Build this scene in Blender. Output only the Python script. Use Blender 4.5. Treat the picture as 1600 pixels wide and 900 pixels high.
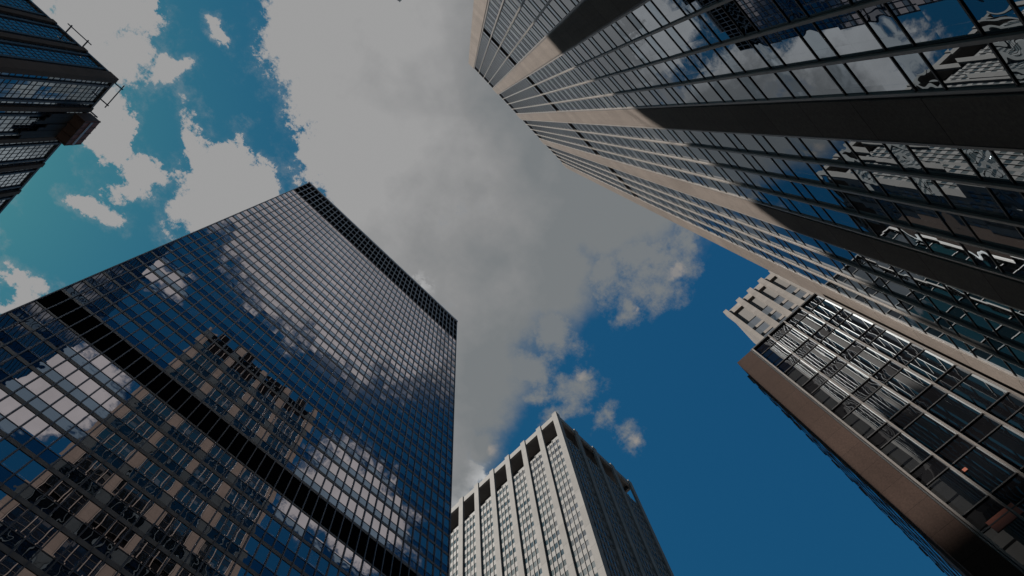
import bpy, math, random
from mathutils import Matrix, Vector

random.seed(7)
for o in list(bpy.data.objects):
    bpy.data.objects.remove(o, do_unlink=True)
scene = bpy.context.scene
COL = scene.collection

# ------------------------------------------------------------------ camera
EYE = 1.6                                    # the photographer's camera stands 1.6 m above the pavement
RIGHT = (0.6949, -0.7156, -0.0710)
DOWN = (0.6815, 0.6869, -0.2525)
FWD = (0.2295, 0.1271, 0.9650)
cam = bpy.data.cameras.new("camera")
cam_ob = bpy.data.objects.new("camera", cam)
COL.objects.link(cam_ob)
cam_ob.matrix_world = Matrix(((RIGHT[0], -DOWN[0], -FWD[0], 0.0),
                              (RIGHT[1], -DOWN[1], -FWD[1], 0.0),
                              (RIGHT[2], -DOWN[2], -FWD[2], EYE),
                              (0, 0, 0, 1)))
cam.sensor_width = 36.0
cam.lens = 1024.83 / 1600 * 36.0
cam.clip_start = 0.1
cam.clip_end = 9000
scene.camera = cam_ob

# ------------------------------------------------------------------ sun, exposure
SUN = Vector((-1.06, 1.0, 1.66)).normalized()          # towards the sun
sun = bpy.data.lights.new("sun", 'SUN')
sun.energy = 5.0
sun.angle = math.radians(0.5)
sun.color = (1.0, 0.93, 0.85)
sun_ob = bpy.data.objects.new("sun", sun)
COL.objects.link(sun_ob)
sun_ob.rotation_euler = SUN.to_track_quat('Z', 'Y').to_euler()
sun_ob.location = (0, 0, 400)
scene.view_settings.view_transform = 'Standard'
scene.view_settings.look = 'None'
EXPO = 0.7
scene.view_settings.exposure = EXPO
scene.view_settings.gamma = 1.0
scene.view_settings.use_curve_mapping = False
scene.render.engine = 'CYCLES'
scene.cycles.caustics_reflective = False
scene.cycles.caustics_refractive = False
scene.cycles.max_bounces = 6
scene.cycles.use_denoising = True
scene.cycles.sample_clamp_indirect = 4.0


# ------------------------------------------------------------------ node helpers
class NT:
    def __init__(self, tree):
        self.t = tree
        self.L = tree.links

    def n(self, kind, **kw):
        nd = self.t.nodes.new(kind)
        for k, v in kw.items():
            setattr(nd, k, v)
        return nd

    def put(self, sock, v):
        if isinstance(v, bpy.types.NodeSocket):
            self.L.new(v, sock)
        elif v is not None:
            sock.default_value = v

    def m(self, op, a, b=None, c=None, clamp=False):
        nd = self.n('ShaderNodeMath', operation=op, use_clamp=clamp)
        for i, v in enumerate((a, b, c)):
            self.put(nd.inputs[i], v)
        return nd.outputs[0]

    def v(self, op, a, b=None, scale=None):
        nd = self.n('ShaderNodeVectorMath', operation=op)
        self.put(nd.inputs[0], a)
        self.put(nd.inputs[1], b)
        if scale is not None:
            self.put(nd.inputs['Scale'], scale)
        return nd.outputs['Value'] if op in ('DOT_PRODUCT', 'LENGTH') else nd.outputs[0]

    def noise(self, vec, scale, detail=4, rough=0.55, out='Fac', lac=2.0):
        nd = self.n('ShaderNodeTexNoise')
        self.put(nd.inputs['Vector'], vec)
        nd.inputs['Scale'].default_value = scale
        nd.inputs['Detail'].default_value = detail
        nd.inputs['Roughness'].default_value = rough
        nd.inputs['Lacunarity'].default_value = lac
        return nd.outputs[out]

    def step(self, x, lo, hi, a=0.0, b=1.0, kind='SMOOTHSTEP'):
        nd = self.n('ShaderNodeMapRange', interpolation_type=kind)
        nd.clamp = True
        self.put(nd.inputs['Value'], x)
        for k, v in (('From Min', lo), ('From Max', hi), ('To Min', a), ('To Max', b)):
            self.put(nd.inputs[k], v)
        return nd.outputs['Result']

    def mix(self, f, a, b, mode='MIX'):
        nd = self.n('ShaderNodeMix', data_type='RGBA', blend_type=mode)
        self.put(nd.inputs[0], f)
        for s, v in ((nd.inputs[6], a), (nd.inputs[7], b)):
            self.put(s, (*v, 1) if isinstance(v, (tuple, list)) and len(v) == 3 else v)
        return nd.outputs[2]


# ------------------------------------------------------------------ world: sky and clouds at infinity
# every cloud puff is an ellipse on the sky plane (east/up, north/up): centre x, y, radii, turn
CRISP = [(-0.1864, 0.0822, 0.06, 0.05, 103.5), (-0.2325, 0.0506, 0.0961, 0.0885, 91.7), (-0.1047, 0.1185, 0.1181, 0.0916, 52.8), (0.0139, 0.1848, 0.1074, 0.0999, 62.0), (-0.2401, 0.0951, 0.0488, 0.0378, 125.8), (-0.1228, -0.0276, 0.1717, 0.1353, 50.5), (-0.0246, 0.0887, 0.1856, 0.1313, 48.5), (-0.4418, 0.2466, 0.0853, 0.06, 124.0), (-0.3894, 0.2875, 0.054, 0.0385, 78.8), (-0.3431, 0.3764, 0.0674, 0.0311, 55.1), (-0.443, 0.3073, 0.0728, 0.0615, 94.7), (-0.3276, 0.2514, 0.0321, 0.0126, 123.0), (-0.1944, 0.3215, 0.0622, 0.0556, 102.6), (-0.1581, 0.3584, 0.0744, 0.0568, 126.5), (-0.2564, 0.3065, 0.0363, 0.0142, 52.3), (-0.1472, 0.3069, 0.0391, 0.0356, 84.5), (-0.2147, 0.2897, 0.0275, 0.0225, 121.1), (-0.2703, 0.4092, 0.037, 0.0314, 111.1), (-0.2797, 0.4745, 0.036, 0.0158, 161.6), (-0.2782, 0.4397, 0.0273, 0.0202, 124.5), (-0.2809, 0.6464, 0.0306, 0.023, 92.3), (-0.2828, 0.6903, 0.032, 0.0254, 117.1), (-0.3144, 0.1582, 0.0192, 0.0045, 8.9), (-0.4271, 0.5907, 0.0593, 0.0483, 85.3), (-0.3179, 0.7817, 0.0753, 0.0591, 116.4)]
SOFT = [(-0.0351, -0.0816, 0.1848, 0.166, 130.0), (0.1223, -0.021, 0.1942, 0.1429, 135.3), (0.2478, -0.0794, 0.1316, 0.0828, 150.6), (0.1871, 0.1384, 0.1437, 0.14, 37.8), (0.2707, 0.2649, 0.1759, 0.0879, 49.5), (0.3641, 0.3967, 0.1183, 0.0587, 45.2), (0.3954, 0.375, 0.0434, 0.0378, 105.6), (0.2808, 0.0743, 0.0932, 0.0618, 56.0), (0.0684, -0.2275, 0.1936, 0.1866, 15.8), (0.21, -0.1919, 0.1676, 0.1401, 141.9)]
FAR = [(0.0403, -0.3133, 0.235, 0.118, 179.0), (-0.0898, -0.31, 0.0548, 0.0447, -172.6), (0.1672, -0.2755, 0.0615, 0.052, 175.2), (-0.1555, -0.4938, 0.0406, 0.0247, -168.8), (-0.1653, -0.7272, 0.1169, 0.0809, 171.5), (-0.178, -0.8219, 0.0769, 0.0539, -127.5), (0.31, -0.60, 0.135, 0.090, 175.6), (-0.7024, -0.1563, 0.1369, 0.1017, -147.1), (0.4, 0.46, 0.1, 0.07, 45.0), (-0.6084, -0.159, 0.0994, 0.066, -141.7), (0.3326, 0.4843, 0.1458, 0.0507, -125.7), (0.2287, 0.3042, 0.1062, 0.0462, -125.8), (0.0814, 0.2411, 0.1226, 0.0874, -135.8), (-0.67, 0.3, 0.12, 0.08, 30.0), (0.85, -0.122, 0.08, 0.028, -8.0), (-0.01, -0.27, 0.09, 0.05, 0.0)]
WISP = [(0.3635, -0.0448, 0.0592, 0.0552, 1.7), (0.3887, 0.012, 0.0236, 0.0146, 39.1), (0.3796, -0.1194, 0.0371, 0.0226, 37.4), (0.324, 0.0166, 0.0426, 0.0404, 7.4), (0.4093, 0.2241, 0.0744, 0.0184, 127.4), (0.4282, 0.1614, 0.0138, 0.0114, 100.3), (0.4536, 0.2216, 0.0278, 0.0141, 114.1), (0.5112, 0.1743, 0.0181, 0.0091, 64.1), (0.5754, 0.1786, 0.0264, 0.0134, 44.2), (0.3394, 0.1364, 0.0636, 0.0385, 70.7), (0.3419, 0.2109, 0.0447, 0.0418, 31.1)]
GLINT = [(0.4061, -0.0725, 0.0144, 0.0117, 53.0), (0.4012, 0.0118, 0.0065, 0.0052, 34.0), (0.5762, 0.1778, 0.0169, 0.0077, 40.2), (0.4304, 0.1562, 0.0075, 0.0067, 149.7), (0.4146, 0.3486, 0.0108, 0.0095, 142.4)]

world = bpy.data.worlds.new("World")
scene.world = world
world.use_nodes = True
world.node_tree.nodes.clear()
W = NT(world.node_tree)
sky = W.n('ShaderNodeTexSky', sky_type='NISHITA', sun_disc=False)
sky.sun_elevation = math.asin(SUN.z)
sky.sun_rotation = math.atan2(SUN.x, SUN.y)
sky.altitude = 0
sky.air_density = 1.0
sky.dust_density = 1.0
sky.ozone_density = 2.0
SKY_STRENGTH = 0.10
# the deep, graded blue of a polarised sky: each channel keeps its own contrast
sp = W.n('ShaderNodeSeparateColor')
W.put(sp.inputs[0], sky.outputs[0])
cb = W.n('ShaderNodeCombineColor')
for ch, (gain, power) in enumerate(((0.0619, 0.78), (0.401, 0.56), (0.873, 0.26))):
    W.put(cb.inputs[ch], W.m('MULTIPLY', W.m('POWER', W.m('MAXIMUM', sp.outputs[ch], 0.0), power), gain))
blue = cb.outputs[0]

geo = W.n('ShaderNodeTexCoord')
sep = W.n('ShaderNodeSeparateXYZ')
W.put(sep.inputs[0], geo.outputs['Generated'])
zz = W.m('MAXIMUM', sep.outputs[2], 0.08)
comb = W.n('ShaderNodeCombineXYZ')
W.put(comb.inputs[0], W.m('DIVIDE', sep.outputs[0], zz))
W.put(comb.inputs[1], W.m('DIVIDE', sep.outputs[1], zz))
plane = comb.outputs[0]


def field(puffs, pos, soft):
    acc = None
    for cx, cy, rx, ry, rot in puffs:
        mp = W.n('ShaderNodeMapping', vector_type='TEXTURE')
        W.put(mp.inputs['Vector'], pos)
        mp.inputs['Location'].default_value = (cx, cy, 0)
        mp.inputs['Rotation'].default_value = (0, 0, math.radians(rot))
        mp.inputs['Scale'].default_value = (rx, ry, 1)
        d = W.m('SUBTRACT', W.v('LENGTH', mp.outputs[0]), 1.0)
        d = W.m('MULTIPLY', d, ry ** 0.5 * 3.0)             # small puffs keep crisp edges of their own size
        if acc is None:
            acc = d
        else:
            nd = W.n('ShaderNodeMath', operation='SMOOTH_MIN')
            W.put(nd.inputs[0], acc)
            W.put(nd.inputs[1], d)
            nd.inputs[2].default_value = soft
            acc = nd.outputs[0]
    return W.m('MULTIPLY', acc, -1.0)


def warped(scale, amount, detail, rough):
    col = W.noise(plane, scale, detail, rough, 'Color')
    off = W.v('SUBTRACT', col, (0.5, 0.5, 0.5))
    return W.v('ADD', plane, W.v('SCALE', off, scale=amount))


n_fine = W.noise(plane, 13.0, 12, 0.70)
n_mid = W.noise(plane, 6.0, 9, 0.64)
n_big = W.noise(plane, 3.0, 5, 0.5)
f1 = field(CRISP, warped(8.0, 0.10, 10, 0.66), 0.08)
f1 = W.m('ADD', f1, W.m('MULTIPLY', W.m('SUBTRACT', n_fine, 0.5), 2.3))
edge = W.step(n_mid, 0.38, 0.62, 0.05, 0.16)                 # some edges crisp, some frayed
a1 = W.step(f1, -0.06, edge)
veil = W.m('MULTIPLY', W.step(f1, -0.42, 0.02), W.step(n_fine, 0.42, 0.66, 0.02, 0.26))
a1 = W.m('MAXIMUM', a1, veil)
f2 = field(SOFT, warped(6.0, 0.10, 10, 0.64), 0.15)
f2 = W.m('ADD', f2, W.m('MULTIPLY', W.m('SUBTRACT', n_mid, 0.5), 2.2))
a2 = W.step(f2, -0.34, 0.30)
f5 = field(WISP, warped(11.0, 0.09, 10, 0.68), 0.10)
f5 = W.m('ADD', f5, W.m('MULTIPLY', W.m('SUBTRACT', n_fine, 0.5), 2.4))
a5 = W.m('MULTIPLY', W.step(f5, -0.32, 0.42), 0.95)
a2 = W.m('MAXIMUM', a2, a5)
f6 = field(GLINT, warped(16.0, 0.05, 8, 0.66), 0.02)
f6 = W.m('ADD', f6, W.m('MULTIPLY', W.m('SUBTRACT', n_fine, 0.5), 0.9))
a6 = W.m('MULTIPLY', W.step(f6, -0.12, 0.25), 0.8)
f3 = field(FAR, warped(6.0, 0.10, 10, 0.64), 0.12)
f3 = W.m('ADD', f3, W.m('MULTIPLY', W.m('SUBTRACT', n_fine, 0.5), 1.8))
a3 = W.step(f3, -0.12, 0.20)
# scattered broken cloud low over the city, outside the picked puffs
low = W.step(W.v('LENGTH', plane), 1.5, 2.2)
a4 = W.m('MULTIPLY', low, W.step(n_big, 0.48, 0.58))
alpha = W.m('MAXIMUM', W.m('MAXIMUM', a1, a2), W.m('MAXIMUM', a3, a4))

# cloud brightness: thin sunlit side bright, the thick belly grey
g0, g1 = Vector((-0.1082, 0.1351, 0)), Vector((0.1708, -0.0154, 0))
gd = g1 - g0
t = W.v('DOT_PRODUCT', W.v('SUBTRACT', plane, tuple(g0)), tuple(gd / gd.length_squared))
t = W.m('ADD', t, W.m('MULTIPLY', W.m('SUBTRACT', n_big, 0.5), 1.5))
t = W.m('ADD', t, W.m('MULTIPLY', W.m('SUBTRACT', n_mid, 0.5), 0.9))
t = W.m('ADD', t, W.m('MULTIPLY', W.m('SUBTRACT', n_fine, 0.5), 0.35))
ramp = W.n('ShaderNodeValToRGB')
W.put(ramp.inputs[0], t)
cr = ramp.color_ramp
cr.elements[0].position = 0.12
cr.elements[0].color = (0.335, 0.335, 0.335, 1)
cr.elements[1].position = 1.0
cr.elements[1].color = (0.184, 0.198, 0.206, 1)
e = cr.elements.new(0.55)
e.color = (0.250, 0.254, 0.257, 1)
south = W.step(W.v('DOT_PRODUCT', plane, (0, -1, 0)), 0.20, 0.27)
a3b = W.m('MULTIPLY', a3, W.m('MAXIMUM', south, W.m('SUBTRACT', 1.0, W.m('MAXIMUM', a1, a2))))
bright = W.v('SCALE', (0.50, 0.505, 0.51), scale=W.m('ADD', 0.62, W.m('MULTIPLY', n_mid, 1.0)))
cloud_col = W.mix(a3b, ramp.outputs[0], bright)
cloud_col = W.mix(a6, cloud_col, (0.32, 0.29, 0.26))
alpha = W.m('MAXIMUM', alpha, a6)
skymix = W.mix(alpha, blue, W.v('SCALE', cloud_col, scale=10 / 2 ** EXPO))
bg = W.n('ShaderNodeBackground')
W.put(bg.inputs[0], skymix)
bg.inputs[1].default_value = SKY_STRENGTH
out = W.n('ShaderNodeOutputWorld')
W.L.new(bg.outputs[0], out.inputs[0])


# ------------------------------------------------------------------ materials
def new_mat(name):
    m = bpy.data.materials.new(name)
    m.use_nodes = True
    m.node_tree.nodes.clear()
    return m, NT(m.node_tree)


def out_of(N, shader):
    o = N.n('ShaderNodeOutputMaterial')
    N.L.new(shader, o.inputs[0])


def glass(name, ior, tint, inside, cell, wave, wscale, tilt, dirt=0.15, blind=None, share=0.0):
    """Coated window glass: a mirror coat over a dark room, each pane a hair out of true and slightly wavy."""
    m, N = new_mat(name)
    g = N.n('ShaderNodeNewGeometry')
    pos = g.outputs['Position']
    cellv = N.v('FLOOR', N.v('DIVIDE', N.v('ADD', pos, (0.013, 0.017, 0.011)), cell))
    wn = N.n('ShaderNodeTexWhiteNoise', noise_dimensions='3D')
    N.put(wn.inputs['Vector'], cellv)
    rnd = N.v('SUBTRACT', wn.outputs['Color'], (0.5, 0.5, 0.5))
    nz = N.noise(N.v('ADD', pos, N.v('SCALE', rnd, scale=60.0)), wscale, 1.0, 0.4)
    bump = N.n('ShaderNodeBump')
    bump.inputs['Strength'].default_value = 1.0
    bump.inputs['Distance'].default_value = wave
    N.put(bump.inputs['Height'], nz)
    nrm = N.v('NORMALIZE', N.v('ADD', bump.outputs[0], N.v('SCALE', rnd, scale=tilt)))
    gl = N.n('ShaderNodeBsdfGlossy')
    gl.inputs['Roughness'].default_value = 0.0
    gl.inputs['Color'].default_value = (*tint, 1)
    N.put(gl.inputs['Normal'], nrm)
    df = N.n('ShaderNodeBsdfDiffuse')
    shade = N.m('ADD', 1.0 - dirt, N.m('MULTIPLY', wn.outputs['Value'], 2 * dirt))
    room = (*inside, 1)
    if blind:                                                # a share of the rooms has pale blinds drawn
        wb = N.n('ShaderNodeTexWhiteNoise', noise_dimensions='3D')
        N.put(wb.inputs['Vector'], N.v('ADD', cellv, (31.7, 5.3, 11.1)))
        room = N.mix(N.m('LESS_THAN', wb.outputs['Value'], share), room, (*blind, 1))
    N.put(df.inputs['Color'], N.mix(1.0, room, shade, 'MULTIPLY'))
    fr = N.n('ShaderNodeFresnel')
    fr.inputs['IOR'].default_value = ior
    N.put(fr.inputs['Normal'], nrm)
    mx = N.n('ShaderNodeMixShader')
    N.put(mx.inputs[0], fr.outputs[0])
    N.L.new(df.outputs[0], mx.inputs[1])
    N.L.new(gl.outputs[0], mx.inputs[2])
    out_of(N, mx.outputs[0])
    return m


def stone(name, col, joint=None, off=0.0, speck=0.12, rough=0.75, streak=0.2, spec=0.3):
    """Stone or concrete cladding: grain, rain streaks, a thin open joint at each storey."""
    m, N = new_mat(name)
    g = N.n('ShaderNodeNewGeometry')
    pos = g.outputs['Position']
    grain = N.noise(pos, 9.0, 6, 0.65)
    st = N.noise(N.v('MULTIPLY', pos, (1.6, 1.6, 0.05)), 1.0, 4, 0.6)
    blot = N.noise(pos, 0.22, 4, 0.55)
    k = N.m('ADD', 1.0, N.m('MULTIPLY', N.m('SUBTRACT', grain, 0.5), speck * 3))
    k = N.m('MULTIPLY', k, N.m('ADD', 1.0, N.m('MULTIPLY', N.m('SUBTRACT', st, 0.5), streak * 2)))
    k = N.m('MULTIPLY', k, N.m('ADD', 1.0, N.m('MULTIPLY', N.m('SUBTRACT', blot, 0.5), 0.5)))
    if joint:
        s = N.n('ShaderNodeSeparateXYZ')
        N.put(s.inputs[0], pos)
        q = N.m('DIVIDE', N.m('SUBTRACT', s.outputs[2], off), joint)
        fr = N.m('FRACT', q)
        wn = N.n('ShaderNodeTexWhiteNoise', noise_dimensions='1D')
        N.put(wn.inputs['W'], N.m('FLOOR', q))
        k = N.m('MULTIPLY', k, N.m('ADD', 0.93, N.m('MULTIPLY', wn.outputs['Value'], 0.14)))
        k = N.m('MULTIPLY', k, N.step(fr, 0.008, 0.014, 0.35, 1.0, 'LINEAR'))
    p = N.n('ShaderNodeBsdfPrincipled')
    N.put(p.inputs['Base Color'], N.mix(1.0, (*col, 1), k, 'MULTIPLY'))
    p.inputs['Roughness'].default_value = rough
    p.inputs['Specular IOR Level'].default_value = spec
    b = N.n('ShaderNodeBump')
    b.inputs['Strength'].default_value = 0.25
    b.inputs['Distance'].default_value = 0.01
    N.put(b.inputs['Height'], grain)
    N.L.new(b.outputs[0], p.inputs['Normal'])
    out_of(N, p.outputs[0])
    return m


def metal(name, col, rough=0.45, metallic=0.0, spec=0.5, var=0.25):
    m, N = new_mat(name)
    g = N.n('ShaderNodeNewGeometry')
    st = N.noise(N.v('MULTIPLY', g.outputs['Position'], (1.0, 1.0, 0.15)), 1.3, 4, 0.6)
    p = N.n('ShaderNodeBsdfPrincipled')
    N.put(p.inputs['Base Color'], N.mix(1.0, (*col, 1), N.m('ADD', 1 - var / 2, N.m('MULTIPLY', st, var)), 'MULTIPLY'))
    N.put(p.inputs['Roughness'], N.m('ADD', rough - 0.08, N.m('MULTIPLY', st, 0.16)))
    p.inputs['Metallic'].default_value = metallic
    p.inputs['Specular IOR Level'].default_value = spec
    out_of(N, p.outputs[0])
    return m


# ------------------------------------------------------------------ mesh helpers
class MB:
    def __init__(self):
        self.v, self.f, self.mi = [], [], []

    def hexa(self, p, mat=0):
        b = len(self.v)
        self.v += [tuple(q) for q in p]
        for f in ((0, 3, 2, 1), (4, 5, 6, 7), (0, 1, 5, 4), (1, 2, 6, 5), (2, 3, 7, 6), (3, 0, 4, 7)):
            self.f.append(tuple(b + i for i in f))
            self.mi.append(mat)

    def box(self, x0, x1, y0, y1, z0, z1, mat=0):
        self.hexa([(x0, y0, z0), (x1, y0, z0), (x1, y1, z0), (x0, y1, z0),
                   (x0, y0, z1), (x1, y0, z1), (x1, y1, z1), (x0, y1, z1)], mat)

    def bar(self, a, b, r, mat=0):
        a, b = Vector(a), Vector(b)
        d = (b - a).normalized()
        s = d.cross(Vector((0, 0, 1)))
        if s.length < 0.01:
            s = d.cross(Vector((1, 0, 0)))
        s.normalize()
        t = d.cross(s)
        self.hexa([p + s * (r * i) + t * (r * j) for p in (a, b) for i, j in ((-1, -1), (1, -1), (1, 1), (-1, 1))], mat)

    def quad(self, p, mat=0):
        b = len(self.v)
        self.v += [tuple(q) for q in p]
        self.f.append((b, b + 1, b + 2, b + 3))
        self.mi.append(mat)

    def mesh(self, name, mats):
        me = bpy.data.meshes.new(name)
        me.from_pydata(self.v, [], self.f)
        for m in mats:
            me.materials.append(m)
        me.polygons.foreach_set('material_index', self.mi)
        me.update()
        return me

    def build(self, name, mats, parent=None, loc=None):
        if not isinstance(mats, (list, tuple)):
            mats = [mats]
        if parent is not None and loc is None:
            bx, by, bz = parent.location
            self.v = [(x - bx, y - by, z - bz) for x, y, z in self.v]
        o = bpy.data.objects.new(name, self.mesh(name, mats))
        if loc:
            o.location = loc
        if parent is not None:
            o.parent = parent
        COL.objects.link(o)
        return o


class Face:
    """One facade: a runs along the wall, z up, d out of the wall."""
    def __init__(self, o, u, n):
        self.o, self.u, self.n_ = o, u, n
        self.flip = (u[0] * n[1] - u[1] * n[0]) > 0          # so panes face outwards

    def p(self, a, z, d):
        return (self.o[0] + self.u[0] * a + self.n_[0] * d, self.o[1] + self.u[1] * a + self.n_[1] * d, z)

    def box(self, mb, a0, a1, z0, z1, d0, d1, mat=0):
        c = [(a0, d0), (a1, d0), (a1, d1), (a0, d1)]
        if not self.flip:
            c = c[::-1]
        mb.hexa([self.p(a, z0, d) for a, d in c] + [self.p(a, z1, d) for a, d in c], mat)

    def pane(self, mb, a0, a1, z0, z1, d, mat=0):
        q = [self.p(a0, z0, d), self.p(a1, z0, d), self.p(a1, z1, d), self.p(a0, z1, d)]
        mb.quad(q[::-1] if self.flip else q, mat)


def project(p):
    v = (p[0], p[1], p[2] - EYE)
    x, y, z = (sum(a * b for a, b in zip(ax, v)) for ax in (RIGHT, DOWN, FWD))
    if z < 0.1:
        return None
    return 800 + 1024.83 * x / z, 450 + 1024.83 * y / z


def view_area(face, a0, a1, z0, z1, d):
    q = [project(face.p(a, z, d)) for a, z in ((a0, z0), (a1, z0), (a1, z1), (a0, z1))]
    if any(k is None for k in q):
        return 0
    cx, cy = sum(k[0] for k in q) / 4, sum(k[1] for k in q) / 4
    if not (-20 < cx < 1620 and -20 < cy < 920):
        return 0
    return abs(sum(q[i][0] * q[i - 1][1] - q[i - 1][0] * q[i][1] for i in range(4))) / 2


def thing(name, label, cat, loc, group=None):
    o = bpy.data.objects.new(name, None)
    o.empty_display_size = 2
    o.location = loc
    o['label'] = label
    o['category'] = cat
    if group:
        o['group'] = group
    COL.objects.link(o)
    return o


def windows(parent, jobs, mats, limit=100):
    """jobs: (face, cells, draw); the largest in the picture become parts of their own, the rest one mesh."""
    allc = []
    for face, cells, draw in jobs:
        for c in cells:
            allc.append((view_area(face, c[0], c[1], c[2], c[3], 0), face, c, draw))
    allc.sort(key=lambda r: -r[0])
    seen = [r for r in allc[:limit] if r[0] > 0]
    rest = allc[len(seen):]
    cache = {}
    for area, face, c, draw in seen:
        key = (id(face), round(c[1] - c[0], 3), round(c[3] - c[2], 3), draw)
        o = face.p(c[0], c[2], 0)
        if key not in cache:
            mb = MB()
            draw(mb, face, c)
            mb.v = [(x - o[0], y - o[1], z - o[2]) for x, y, z in mb.v]
            cache[key] = mb.mesh('window', mats)
        w = bpy.data.objects.new('window', cache[key])
        w.location = tuple(o[i] - parent.location[i] for i in range(3))
        w.parent = parent
        COL.objects.link(w)
    if rest:
        mb = MB()
        for area, face, c, draw in rest:
            draw(mb, face, c)
        w = mb.build('window', mats, parent)
        w['kind'] = 'stuff'


# ------------------------------------------------------------------ setting: ground, road, pavements
def structure(o):
    o['kind'] = 'structure'
    return o


asphalt = stone('asphalt', (0.05, 0.05, 0.052), speck=0.3, rough=0.9, streak=0.0)
paving = stone('paving', (0.26, 0.25, 0.24), speck=0.15, rough=0.85, streak=0.0)
paint = metal('road_paint', (0.75, 0.75, 0.72), 0.7)
mb = MB(); mb.quad([(-3000, -3000, 0), (3000, -3000, 0), (3000, 3000, 0), (-3000, 3000, 0)]); structure(mb.build('ground', asphalt))
mb = MB()
for x0, x1 in ((-34, 33), (52, 400), (-400, -52)):
    mb.box(x0, x1, -90, 4.5, 0.004, 0.13)
structure(mb.build('pavement', paving))
mb = MB()
for x0, x1 in ((-36, 52), (70, 400), (-400, -54)):
    mb.box(x0, x1, 28.5, 160, 0.004, 0.13)
structure(mb.build('pavement', paving))
mb = MB()
for k in range(-60, 60):
    for y in (10.5, 16.5, 22.5):
        mb.quad([(k * 6, y - .06, .008), (k * 6 + 3, y - .06, .008), (k * 6 + 3, y + .06, .008), (k * 6, y + .06, .008)])
structure(mb.build('road_marking', paint))

# ------------------------------------------------------------------ the dark glass slab tower (lower left)
black = metal('black_louver', (0.005, 0.005, 0.006), 0.9, spec=0.0)
slab_grey = metal('grey_spandrel', (0.13, 0.118, 0.115), 0.5, spec=0.4)
fin_grey = metal('grey_mullion', (0.070, 0.078, 0.098), 0.35, metallic=0.35)
rail_grey = metal('grey_rail', (0.26, 0.31, 0.37), 0.4, metallic=0.2)
A_X0, A_X1, A_Y = -16.48, 38.37, 41.5
A_N = 43
A_P = (A_X1 - A_X0) / A_N
A_F = 3.94
tower = thing('glass_tower', 'dark glass slab tower with thin grey mullions and a black louvre band near its top',
              'building', ((A_X0 + A_X1) / 2, A_Y + 17, 0))
fa = Face((A_X0, A_Y), (1, 0), (0, -1))
WA = A_X1 - A_X0
mb = MB(); mb.box(A_X0 + .02, A_X1 - .02, A_Y + .10, A_Y + 34, 0, 179.6)
mb.build('wall', metal('dark_cladding', (0.02, 0.022, 0.026), 0.5), tower)
ga = glass('tower_glass', 4.6, (1.0, 0.91, 0.94), (0.006, 0.008, 0.011), (A_P, 1.0, A_F), 0.0034, 0.55, 0.012, blind=(0.07, 0.07, 0.068), share=0.10)
ga2 = glass('tower_spandrel_glass', 2.4, (0.58, 0.77, 1.0), (0.006, 0.009, 0.014), (A_P, 1.0, A_F), 0.0090, 0.9, 0.010)
MID0, MID1 = 64.97, 69.16
TOP0 = MID1 + 24 * A_F
A_floors = [MID1 + i * A_F for i in range(24)] + [MID0 - (i + 1) * A_F for i in range(16)]


def draw_a(mb, f, c):
    a0, a1, z0, z1 = c
    f.pane(mb, a0, a1, z0 + .50, z0 + 1.74, 0.0, 1)
    f.pane(mb, a0, a1, z0 + 1.80, z1 + .02, 0.0, 0)
    f.box(mb, a0 + .07, a1 - .07, z0 + 1.73, z0 + 1.81, -.05, .035, 2)


windows(tower, [(fa, [(i * A_P, (i + 1) * A_P, z, z + A_F) for i in range(A_N) for z in A_floors], draw_a)], [ga, ga2, fin_grey])
for z in A_floors + [MID0 - .0, TOP0]:
    mb = MB(); fa.box(mb, 0, WA, z - .02 if z == MID0 else z, z + (.24 if z == MID0 else .48), -.08, .05 if z not in (TOP0,) else .07); mb.build('spandrel_band', slab_grey, tower)
mb = MB(); fa.box(mb, 0.01, WA - .01, MID0 + .2, MID1, -.06, -.01); mb.build('louver_band', black, tower)
mb = MB(); fa.box(mb, 0.01, WA - .01, TOP0 + .5, TOP0 + 15.9, -.06, -.01); mb.build('louver_band', black, tower)
for k in range(1, 4):
    mb = MB(); fa.box(mb, 0, WA, TOP0 + 4.0 * k - .16, TOP0 + 4.0 * k + .16, -.02, .10); mb.build('crown_rail', rail_grey, tower)
mb = MB(); fa.box(mb, -.15, WA + .15, TOP0 + 15.7, TOP0 + 16.75, -.6, .34); mb.build('parapet', rail_grey, tower)
for i in range(A_N + 1):
    x = i * A_P
    mb = MB()
    fa.box(mb, x - .055, x + .055, 0.1, TOP0 + .3, -.08, .16)
    fa.box(mb, x - .08, x + .08, TOP0 + .3, TOP0 + 15.68, -.08, .18, 1)
    mb.build('mullion', [fin_grey, rail_grey], tower)

# ------------------------------------------------------------------ the granite pier tower (upper right)
U = 10.73
C_X0 = -0.83 * U
C_PITCH, C_PW = .866 * U, .183 * U
C_F = .3712 * U
C_Z = 1.5677 * U + EYE
granite = stone('granite', (0.152, 0.131, 0.117), joint=C_F, off=C_Z - .2, speck=0.34, rough=0.8, spec=0.06)
trim_lit = metal('tan_mullion', (0.20, 0.178, 0.16), 0.4, spec=0.5)
dark_frame = metal('dark_frame', (0.018, 0.016, 0.016), 0.5)
gc = glass('pier_tower_glass', 3.6, (0.88, 0.94, 1.0), (0.006, 0.008, 0.010), (1.83, 1.0, C_F), 0.0022, 0.35, 0.010, blind=(0.06, 0.062, 0.062), share=0.12)
gc2 = glass('pier_tower_spandrel_glass', 2.8, (0.78, 0.90, 1.0), (0.008, 0.010, 0.013), (1.83, 1.0, C_F), 0.016, 0.8, 0.016)
C_TOP = 17.42 * U + EYE
pier_tower = thing('granite_tower', 'tall granite tower with broad tan piers and four windows between each pair',
                   'building', (C_X0 + 19.5, -U - 20, 0))
fc = Face((C_X0, -U), (1, 0), (0, 1))
C_W = 4 * C_PITCH + C_PW
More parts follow.
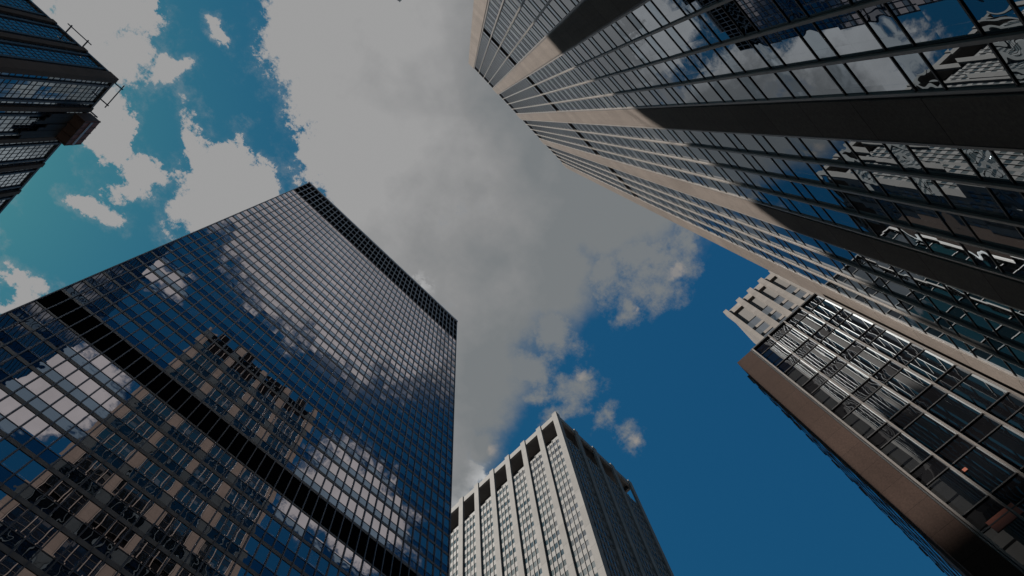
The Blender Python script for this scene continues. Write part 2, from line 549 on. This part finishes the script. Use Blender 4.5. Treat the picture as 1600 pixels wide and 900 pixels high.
mb = MB(); mb.box(C_X0 + .3, C_X0 + C_W - .3, -U - 40, -U - .75, 0, C_TOP - .6)
mb.build('wall', stone('granite_wall', (0.20, 0.17, 0.15), joint=C_F), pier_tower)
C_floors = []
k = -4
while C_Z + (k + 1) * C_F < C_TOP - 8.0:
    if k != 21:
        C_floors.append(C_Z + k * C_F)
    k += 1
C_CROWN = C_floors[-1] + C_F
C_BAND = C_Z + 21 * C_F


def draw_c(mb, f, c):
    a0, a1, z0, z1 = c
    s = z0 + .245 * U
    f.pane(mb, a0, a1, z0 + .03, s, -.13, 0)
    f.pane(mb, a0, a1, s, z1 + .03, -.13, 1)
    f.box(mb, a0 + .06, a1 - .06, z0 - .035, z0 + .035, -.16, -.09, 2)
    f.box(mb, a0 + .06, a1 - .06, s - .035, s + .035, -.16, -.09, 2)


cells, C_mull = [], []
for b in range(4):
    s0 = b * C_PITCH + C_PW
    w = (C_PITCH - C_PW) / 4
    for j in range(4):
        cells += [(s0 + j * w, s0 + (j + 1) * w, z, z + C_F) for z in C_floors]
        if j:
            C_mull.append(s0 + j * w)
windows(pier_tower, [(fc, cells, draw_c)], [gc, gc2, dark_frame])
for b in range(5):
    a = b * C_PITCH
    mb = MB(); fc.box(mb, a, a + C_PW, 0.1, C_TOP, -.74, .0)
    o = mb.build('pier', granite, pier_tower)
for b in range(4):
    s0 = b * C_PITCH + C_PW
    for a in (s0, s0 + C_PITCH - C_PW):
        q = .10 if a == s0 else -.10
        mb = MB(); fc.box(mb, min(a, a + q), max(a, a + q), .1, C_TOP - 1, -.5, -.07); mb.build('window_jamb', dark_frame, pier_tower)
        q2 = q * 2.2
        mb = MB(); fc.box(mb, min(a + q, a + q2), max(a + q, a + q2), .1, C_TOP - 1.2, -.5, -.04); mb.build('pier_trim', trim_lit, pier_tower)
    w = C_PITCH - C_PW
    mb = MB(); fc.box(mb, s0, s0 + w, C_BAND - .05, C_BAND + 3.1, -.72, -.24); mb.build('louver_band', black, pier_tower)
    mb = MB(); fc.box(mb, s0, s0 + w, C_CROWN + .03, C_TOP - .35, -.72, -.22); mb.build('louver_band', black, pier_tower)
for a in C_mull:
    mb = MB()
    fc.box(mb, a - .065, a + .065, 0.1, C_TOP - .65, -.5, .03, 0)
    fc.box(mb, a - .095, a + .095, 0.1, C_TOP - .66, -.5, -.08, 1)
    mb.build('mullion', [trim_lit, dark_frame], pier_tower)
mb = MB(); mb.box(C_X0, C_X0 + C_W, -U - 39.5, -U - .76, C_TOP - .58, C_TOP - .1); mb.build('roof', granite, pier_tower)

# ------------------------------------------------------------------ the pale concrete tower (bottom centre)
D = 88.0
concrete = stone('pale_concrete', (0.184, 0.179, 0.173), joint=7.7, speck=0.06, rough=0.8, streak=0.12)
panel = metal('pale_panel', (0.178, 0.176, 0.173), 0.7, var=0.12, spec=0.2)
groove = metal('brown_groove', (0.07, 0.055, 0.045), 0.6)
gb = glass('concrete_tower_glass', 1.7, (0.92, 0.96, 1.0), (0.060, 0.072, 0.088), (30.0, 7.28 / 2, 3.85), 0.004, 0.4, 0.02, dirt=0.3, blind=(0.125, 0.130, 0.135), share=0.76)
B_Y0 = .517 * D
B_PITCH, B_PW = .0827 * D, .0212 * D
B_TOP = 2.262 * D + EYE
B_GLASS = 2.098 * D + EYE
B_F = .0438 * D
B_NX, B_WX = 4, 9.2
B_X1 = D + B_NX * B_WX + B_PW
B_NY = 9
B_Y1 = B_Y0 + B_NY * B_PITCH + B_PW
ctower = thing('concrete_tower', 'pale concrete tower with raised piers and an open colonnade under its roof',
               'building', ((D + B_X1) / 2, (B_Y0 + B_Y1) / 2, 0))
fl = Face((D, B_Y0), (0, 1), (-1, 0))
fr_ = Face((D, B_Y0), (1, 0), (0, -1))
mb = MB()
mb.box(D + .62, B_X1 - .6, B_Y0 + .62, B_Y1 - .6, 0, B_GLASS + .2)
mb.build('wall', panel, ctower)
mb = MB(); mb.box(D + 5.5, B_X1 - 7.5, B_Y0 + 5.5, B_Y1 - 5, B_GLASS + .2, B_TOP - 2.5)
mb.build('penthouse', metal('plant_room', (0.10, 0.115, 0.14), 0.5), ctower)
mb = MB(); mb.box(D + .55, B_X1 - .55, B_Y0 + .55, B_Y1 - .55, B_TOP - 1.6, B_TOP - .7)
mb.build('roof', stone('roof_soffit', (0.16, 0.15, 0.145)), ctower)
for f, L in ((fl, B_Y1 - B_Y0), (fr_, B_X1 - D)):
    mb = MB(); f.box(mb, .3 if f is fl else .3, L - .3, B_TOP - 3.3, B_TOP - .55, -1.1, -.28)
    mb.build('roof_beam', concrete, ctower)
mb = MB(); mb.box(B_X1 - 1.1, B_X1 - .28, B_Y0 + 1.2, B_Y1 - .3, B_TOP - 3.3, B_TOP - .56); mb.build('roof_beam', concrete, ctower)
B_floors = []
z = B_GLASS - 1.2
while z - B_F > 40:
    z -= B_F
    B_floors.append(z)


def draw_b(mb, f, c):
    a0, a1, z0, z1 = c
    f.pane(mb, a0, a1, z0 + 1.95, z1, -.56, 0)
    f.box(mb, a0, a1, z0 + .02, z0 + 1.95, -.64, -.52, 1)


jobs = []
for f, n, pitch in ((fl, B_NY, B_PITCH), (fr_, B_NX, B_WX)):
    cells = []
    for b in range(n):
        s0 = b * pitch + B_PW
        w = (pitch - B_PW) / (4 if f is fl else 5)
        nw = 4 if f is fl else 5
        for j in range(nw):
            cells += [(s0 + j * w, s0 + (j + 1) * w, q, q + B_F) for q in B_floors]
            if j:
                a = s0 + j * w
                mb = MB()
                f.box(mb, a - .07, a + .07, 40, B_GLASS - (.3 if j != 2 else -.7), -.6, -.36, 0)
                f.box(mb, a + .07, a + .15, 40, B_GLASS - 1.2, -.6, -.5, 1)
                mb.build('mullion', [panel, groove], ctower)
        mb = MB(); f.box(mb, s0, s0 + pitch - B_PW, B_GLASS - 1.2, B_GLASS, -.68, -.5)
        f.box(mb, s0 + .2, s0 + (pitch - B_PW) * .5, B_GLASS, B_GLASS + .8, -.9, -.5)
        mb.build('sill_panel', panel, ctower)
    jobs.append((f, cells, draw_b))
    for b in range(n + 1):
        if b == 0 and f is fr_:
            continue
        a = b * pitch
        mb = MB()
        f.box(mb, a, a + B_PW, 0, B_TOP, -.7 if b else -B_PW, .0)
        if b == 0:
            f.box(mb, a + .1, a + B_PW - .1, B_TOP + .002, B_TOP + .5, -1.2, -.1)
        mb.build('pier', concrete, ctower)
windows(ctower, jobs, [gb, panel])

# ------------------------------------------------------------------ the bronze glass tower (upper left)
G = 64.0
T_X, T_Y = -64.0, .838 * G - .1
T_TOP = 2.683 * G + EYE
T_F = 4.0
bronze = stone('bronze_pier', (0.105, 0.082, 0.070), joint=T_F, speck=0.06, rough=0.8, spec=0.06)
bframe = metal('blackened_frame', (0.012, 0.011, 0.012), 0.45)
gd_ = glass('bronze_tower_glass', 4.4, (0.82, 0.93, 1.0), (0.008, 0.012, 0.02), (1.6, 1.6, T_F), 0.004, 0.4, 0.02)
btower = thing('bronze_tower', 'dark bronze glass tower with brown piers and black fins at the street corner',
               'building', (T_X - 30, T_Y + 35, 0))
fx = Face((T_X, T_Y), (0, 1), (1, 0))
fy = Face((T_X, T_Y), (-1, 0), (0, -1))
TW, TD = 70.0, 86.0
mb = MB(); mb.box(T_X - TD, T_X - .55, T_Y + .55, T_Y + TW, 0, T_TOP - .3); mb.build('wall', bframe, btower)
T_floors = [T_TOP - 1.0 - (i + 1) * T_F for i in range(41)]


def draw_t(mb, f, c):
    a0, a1, z0, z1 = c
    f.pane(mb, a0, a1, z0 + .02, z1 + .02, -.22, 0)
    f.box(mb, a0, a1, z0 - .08, z0 + .08, -.5, -.15, 1)
    f.box(mb, a0, a1, z0 + 1.63, z0 + 1.77, -.5, -.15, 1)
    f.box(mb, a1 - .08, a1 + .0, z0 + .09, z1 - .09, -.5, -.16, 1)


jobs = []
for f, pitch, pw, n, first in ((fx, 9.42, 1.25, 7, 1.0), (fy, 8.6, 1.25, 9, 2.2)):
    cells = []
    for b in range(n):
        p0 = b * pitch if b else 0
        p1 = p0 + (first if b == 0 else pw)
        q0 = (b + 1) * pitch
        mb = MB()
        if b == 0 and f is fy:
            f.box(mb, 0.002, p1, .1, T_TOP, -.598, .298)
        elif b == 0:
            f.box(mb, -.3, p1, .1, T_TOP, -.6, .3)
        else:
            f.box(mb, p0, p1, .1, T_TOP + .25, -.6, .32)
        mb.build('pier', bronze, btower)
        w = q0 - p1
        e1, e2 = p1 + w * .17, p1 + w * .83
        for e in (e1, e2):
            mb = MB(); f.box(mb, e - .28, e + .28, .1, T_TOP - 1.0, -.6, .08); mb.build('fin', bframe, btower)
        cuts = [p1, e1 - .28, e1 + .28] + [e1 + .28 + (e2 - e1 - .56) * k / 4 for k in (1, 2, 3)] + [e2 - .28, e2 + .28, q0]
        for i in (0, 2, 3, 4, 5, 7):
            cells += [(cuts[i], cuts[i + 1], zf, zf + T_F) for zf in T_floors]
    jobs.append((f, cells, draw_t))
windows(btower, jobs, [gd_, bframe])
mb = MB()
fx.box(mb, 1.1, TW, T_TOP - .98, T_TOP - .02, -.5, .17)
fy.box(mb, 2.3, TD, T_TOP - .98, T_TOP - .02, -.5, .17)
mb.build('parapet', bframe, btower)

# roof outrigger frames and the hanging work platform on that tower
steel = metal('blue_grey_steel', (0.04, 0.05, 0.075), 0.5, metallic=0.4)


def outrigger(label, face, a0, a1, reach):
    t = thing('roof_outrigger', label, 'outrigger', face.p((a0 + a1) / 2, T_TOP - .3, -.3), 'steel outrigger frames on the bronze tower roof')
    for a in (a0, a1):
        mb = MB(); mb.bar(face.p(a, T_TOP + .35, -1.5), face.p(a, T_TOP + .55, reach), .12)
        mb.bar(face.p(a, T_TOP - .3, -.9), face.p(a, T_TOP + .4, -.9), .14)
        mb.build('arm', steel, t)
    mb = MB(); mb.bar(face.p(a0 - 1.0, T_TOP + .75, reach - .45), face.p(a1 + 1.0, T_TOP + .75, reach - .45), .10); mb.build('rail', steel, t)


outrigger('thin dark outrigger frame reaching off the roof edge above the blue glass side', fy, 10.2, 14.8, 2.2)
outrigger('thin dark outrigger frame at the roof corner, above the pale glass side', fx, 1.2, 6.6, 2.2)

rust = metal('rusty_red_sheet', (0.16, 0.05, 0.034), 0.7, var=0.7)
rust2 = metal('worn_brown_sheet', (0.055, 0.03, 0.022), 0.7, var=0.7)
netm = metal('dark_netting', (0.010, 0.010, 0.012), 0.8)
pale = metal('pale_rail_paint', (0.28, 0.32, 0.38), 0.5)
rig = thing('work_platform', 'rusty brown hanging work platform below the roof of the bronze tower', 'scaffold',
            fx.p(14.4, T_TOP - 8, 1.6))
mb = MB()
fx.box(mb, 10.7, 18.6, T_TOP - 6.6, T_TOP - 6.3, .52, 3.3)
for a in (11.2, 13.6, 16.0, 18.2):
    fx.box(mb, a, a + .2, T_TOP - 6.8, T_TOP - 6.6, .52, 3.3)
mb.build('floor', rust2, rig)
mb = MB(); fx.box(mb, 10.7, 18.6, T_TOP - 6.3, T_TOP + .2, 3.1, 3.3, 0)
for a in (10.9, 12.8, 14.7, 16.6, 18.3):
    fx.box(mb, a, a + .15, T_TOP - 6.3, T_TOP + .3, 3.302, 3.4, 1)
screen = mb.build('outer_screen', [rust, rust2], rig)
mb = MB(); fx.box(mb, 10.9, 18.4, T_TOP - 4.2, T_TOP - 3.3, 3.41, 3.55); mb.build('guard_rail', pale, rig).parent = screen
for a in (10.7, 18.4):
    mb = MB(); fx.box(mb, a, a + .2, T_TOP - 6.3, T_TOP - .2, .52, 3.1); mb.build('side_screen', rust2, rig)
mb = MB()
random.seed(3)
for i in range(7):
    a = 10.9 + i * 1.05
    fx.box(mb, a, a + 1.04, T_TOP - 14 - random.uniform(0, 7), T_TOP - 6.7, .56, .62 + random.uniform(0, .3))
mb.build('netting', netm, rig)
for a in (10.8, 18.4):
    mb = MB(); mb.bar(fx.p(a, T_TOP - 6.6, 1.6), fx.p(a, T_TOP + .9, 1.6), .06); mb.bar(fx.p(a, T_TOP + .9, 1.9), fx.p(a, T_TOP + .9, -1.5), .14); mb.build('hanger', steel, rig)

# ------------------------------------------------------------------ the dark glass office block (right)
E_X = 29.3
E_TOP = 1.668 * E_X + EYE
E_F = .1312 * E_X
E_Y0 = -.0735 * E_X
brown = stone('brown_granite', (0.042, 0.027, 0.022), joint=E_F / 2, off=E_TOP, speck=0.40, rough=0.8, spec=0.06)
silver = metal('silver_mullion', (0.115, 0.102, 0.094), 0.5, metallic=0.0)
gh0 = glass('wing_glass', 1.8, (0.85, 0.93, 1.0), (0.01, 0.011, 0.014), (1.6, 1.0, 1.9), 0.004, 0.5, 0.03)
brick = stone('dark_side_wall', (0.07, 0.055, 0.055), joint=E_F / 2, speck=0.1)
ge = glass('block_glass', 3.1, (0.86, 0.93, 0.98), (0.005, 0.006, 0.008), (1.0, 1.66, E_F), 0.0022, 0.5, 0.006)
ge2 = glass('block_spandrel_glass', 1.7, (0.85, 0.92, 1.0), (0.005, 0.005, 0.006), (1.0, 1.66, E_F), 0.010, 0.7, 0.010)
block = thing('office_block', 'dark glass office block with silver mullions and a brown granite corner',
              'building', (E_X + 10, E_Y0 - 12, 0))
fe = Face((E_X, E_Y0), (0, -1), (-1, 0))
EW = 8.38
mb = MB(); mb.box(E_X + .25, E_X + 20, E_Y0 - EW, E_Y0 - .3, 0, E_TOP - .3); mb.build('wall', brick, block)
P_W = (.1302 - .0735) * E_X
mb = MB(); fe.box(mb, 0, P_W - .22, 0.1, E_TOP, -1.3, .06); mb.build('corner_pier', brown, block)
M_P = .0566 * E_X
E_rows = [E_TOP - (i + 1) * E_F for i in range(13)]


def draw_e(mb, f, c):
    a0, a1, z0, z1 = c
    s = z1 - .0435 * E_X - .0
    f.pane(mb, a0, a1, z0, s, -.1, 0)
    f.pane(mb, a0, a1, s, z1, -.1, 1)
    f.box(mb, a0 + .06, a1 - .06, z1 - .07, z1 + .0, -.14, -.03, 2)
    f.box(mb, a0 + .06, a1 - .06, s - .035, s + .035, -.14, -.05, 2)


e_n = 4
windows(block, [(fe, [(P_W + i * M_P, P_W + (i + 1) * M_P, z, z + E_F) for i in range(e_n) for z in E_rows], draw_e)], [ge, ge2, bframe])
mb = MB(); fe.box(mb, P_W - .20, P_W - .11, .1, E_TOP, -.2, .05); mb.build('window_jamb', bframe, block)
for i in range(e_n + 1):
    a = P_W + i * M_P
    mb = MB(); fe.box(mb, a - .042 - (.03 if i == 0 else 0), a + .042, .1, E_TOP - .02, -.16, .12); mb.build('mullion', silver, block)
mb = MB(); fe.box(mb, P_W - .2, P_W + e_n * M_P, E_TOP + .002, E_TOP + .16, -.6, .04); mb.build('coping', bframe, block)
# stepped brick rear wing, its sill courses breaking the edge
mb = MB()
x0, zt = 30.35, E_TOP - .7
for k in range(24):
    x1 = x0 + .81
    mb.box(x0, x1, E_Y0 - .4, -2.02, 0, zt)
    mb.box(x0 + .001, x1 + .04, -2.019, -1.96, zt - .16, zt + .03, 1)
    if k % 2 == 0:
        for q in range(1, 12):
            zq = zt - q * 1.925
            mb.box(x0 + .001, x1 + .78, -2.019, -1.985, zq, zq + .16, 1)
            mb.box(x0 + .25, x1 + .5, -2.019, -2.00, zq + .4, zq + 1.5, 2)
    x0 = x1
    zt -= .93
mb.build('rear_wing', [brick, stone('sill_course', (0.10, 0.085, 0.085), spec=0.1), gh0], block)
orange = metal('orange_panel', (0.24, 0.055, 0.026), 0.6, var=0.3)  # plain matte orange strips set just in front of the panes
zo = E_rows[6] + .35
oy0, oy1 = -.1475 * E_X - E_Y0, -.203 * E_X - E_Y0
mb = MB()
for a0, a1 in ((.1475 * E_X + E_Y0, P_W + M_P - .07), (P_W + M_P + .07, .197 * E_X + E_Y0)):
    fe.box(mb, a0, a1, .822 * E_X + EYE, .8465 * E_X + EYE, -.09, -.06)
mb.build('orange_panel', orange, block)
mb = MB(); fe.box(mb, P_W + M_P + .07, P_W + M_P + .42, .941 * E_X + EYE, .948 * E_X + EYE, -.09, -.06); mb.build('orange_panel', orange, block)

# ------------------------------------------------------------------ the stone tower behind the block
H = 72.0
limestone = stone('limestone', (0.215, 0.20, 0.188), joint=1.3, speck=0.08, streak=0.2, spec=0.08)
H_TOP = 1.953 * H + EYE
H_Y0 = -.163 * H
stone_t = thing('stone_tower', 'grey stone tower with ribbed piers rising behind the dark glass office block',
                'building', (H + 10, H_Y0 - 14, 0))
fh = Face((H, H_Y0), (0, -1), (-1, 0))
H_P = .0452 * H
gh = glass('stone_tower_glass', 2.4, (0.85, 0.93, 1.0), (0.02, 0.022, 0.028), (1.0, H_P, 3.9), 0.004, 0.5, 0.03)
louver = metal('grey_louver', (0.11, 0.105, 0.10), 0.7, var=0.5)
mb = MB(); mb.box(H + 1.25, H + 10.4, H_Y0 - 30, H_Y0 - .35, 0, H_TOP - 1.0)
xx = H + 10.4
for i in range(6):
    mb.box(xx, xx + 1.7, H_Y0 - 30, H_Y0 - .35, 0, H_TOP - 2.6 - i * 3.1)
    xx += 1.7
mb.build('wall', limestone, stone_t)
mb = MB(); fh.box(mb, 0, .95, 0, H_TOP, -1.6, 0); mb.build('pier', limestone, stone_t)
h_cells = []
H_fl = [1.93 * H + EYE - 7.9 - (i + 1) * 3.9 for i in range(8)]
for i in range(1, 9):
    a = .6 + i * H_P
    mb = MB(); fh.box(mb, a, a + 1.15, 0, H_TOP, -1.2, 0); mb.build('pier', limestone, stone_t)
for i in range(8):
    a0 = (.95 if i == 0 else .6 + i * H_P + 1.15)
    a1 = .6 + (i + 1) * H_P
    mb = MB(); fh.box(mb, a0, a1, H_TOP - 2.6, H_TOP - .35, -1.2, -.62); mb.build('cornice', limestone, stone_t)
    mb = MB(); fh.box(mb, a0, a1, H_TOP - 9.2, H_TOP - 2.6, -1.22, -1.1); mb.build('louver_panel', louver, stone_t)
    h_cells += [(a0, a1, z, z + 3.9) for z in H_fl]


def draw_h(mb, f, c):
    a0, a1, z0, z1 = c
    f.pane(mb, a0, a1, z0 + 1.0, z1, -1.1, 0)
    f.box(mb, a0, a1, z0, z0 + 1.0, -1.2, -1.0, 1)


windows(stone_t, [(fh, h_cells, draw_h)], [gh, limestone])

# ------------------------------------------------------------------ the ribbed tower at the top edge of the picture
F_X, F_Y, F_TOP = -37.7, -9.9, 221.5
ft = thing('corner_tower', 'dark tower whose roof corner just pokes in at the top edge of the picture', 'building', (F_X - 20, F_Y - 20, 0))
gf = glass('corner_tower_glass', 4.0, (0.85, 0.93, 1.0), (0.006, 0.008, 0.01), (1.5, 1.5, 3.9), 0.003, 0.5, 0.01)
ff = Face((F_X, F_Y), (0, -1), (1, 0))
fg = Face((F_X, F_Y), (-1, 0), (0, 1))
mb = MB(); mb.box(F_X - 40, F_X - .3, F_Y - 50, F_Y - .3, 0, F_TOP - .2); mb.build('wall', bframe, ft)
mb = MB(); ff.pane(mb, 0.1, 50, 0, F_TOP, 0, 0); fg.pane(mb, .1, 40, 0, F_TOP, 0, 0); mb.build('glazing', gf, ft)
mb = MB()
for z in range(1, 57):
    fg.box(mb, .1, 40, z * 3.9 - .2, z * 3.9 + .2, -.2, .06)
    ff.box(mb, .1, 50, z * 3.9 - .2, z * 3.9 + .2, -.2, .06)
mb.build('spandrel_band', bframe, ft)
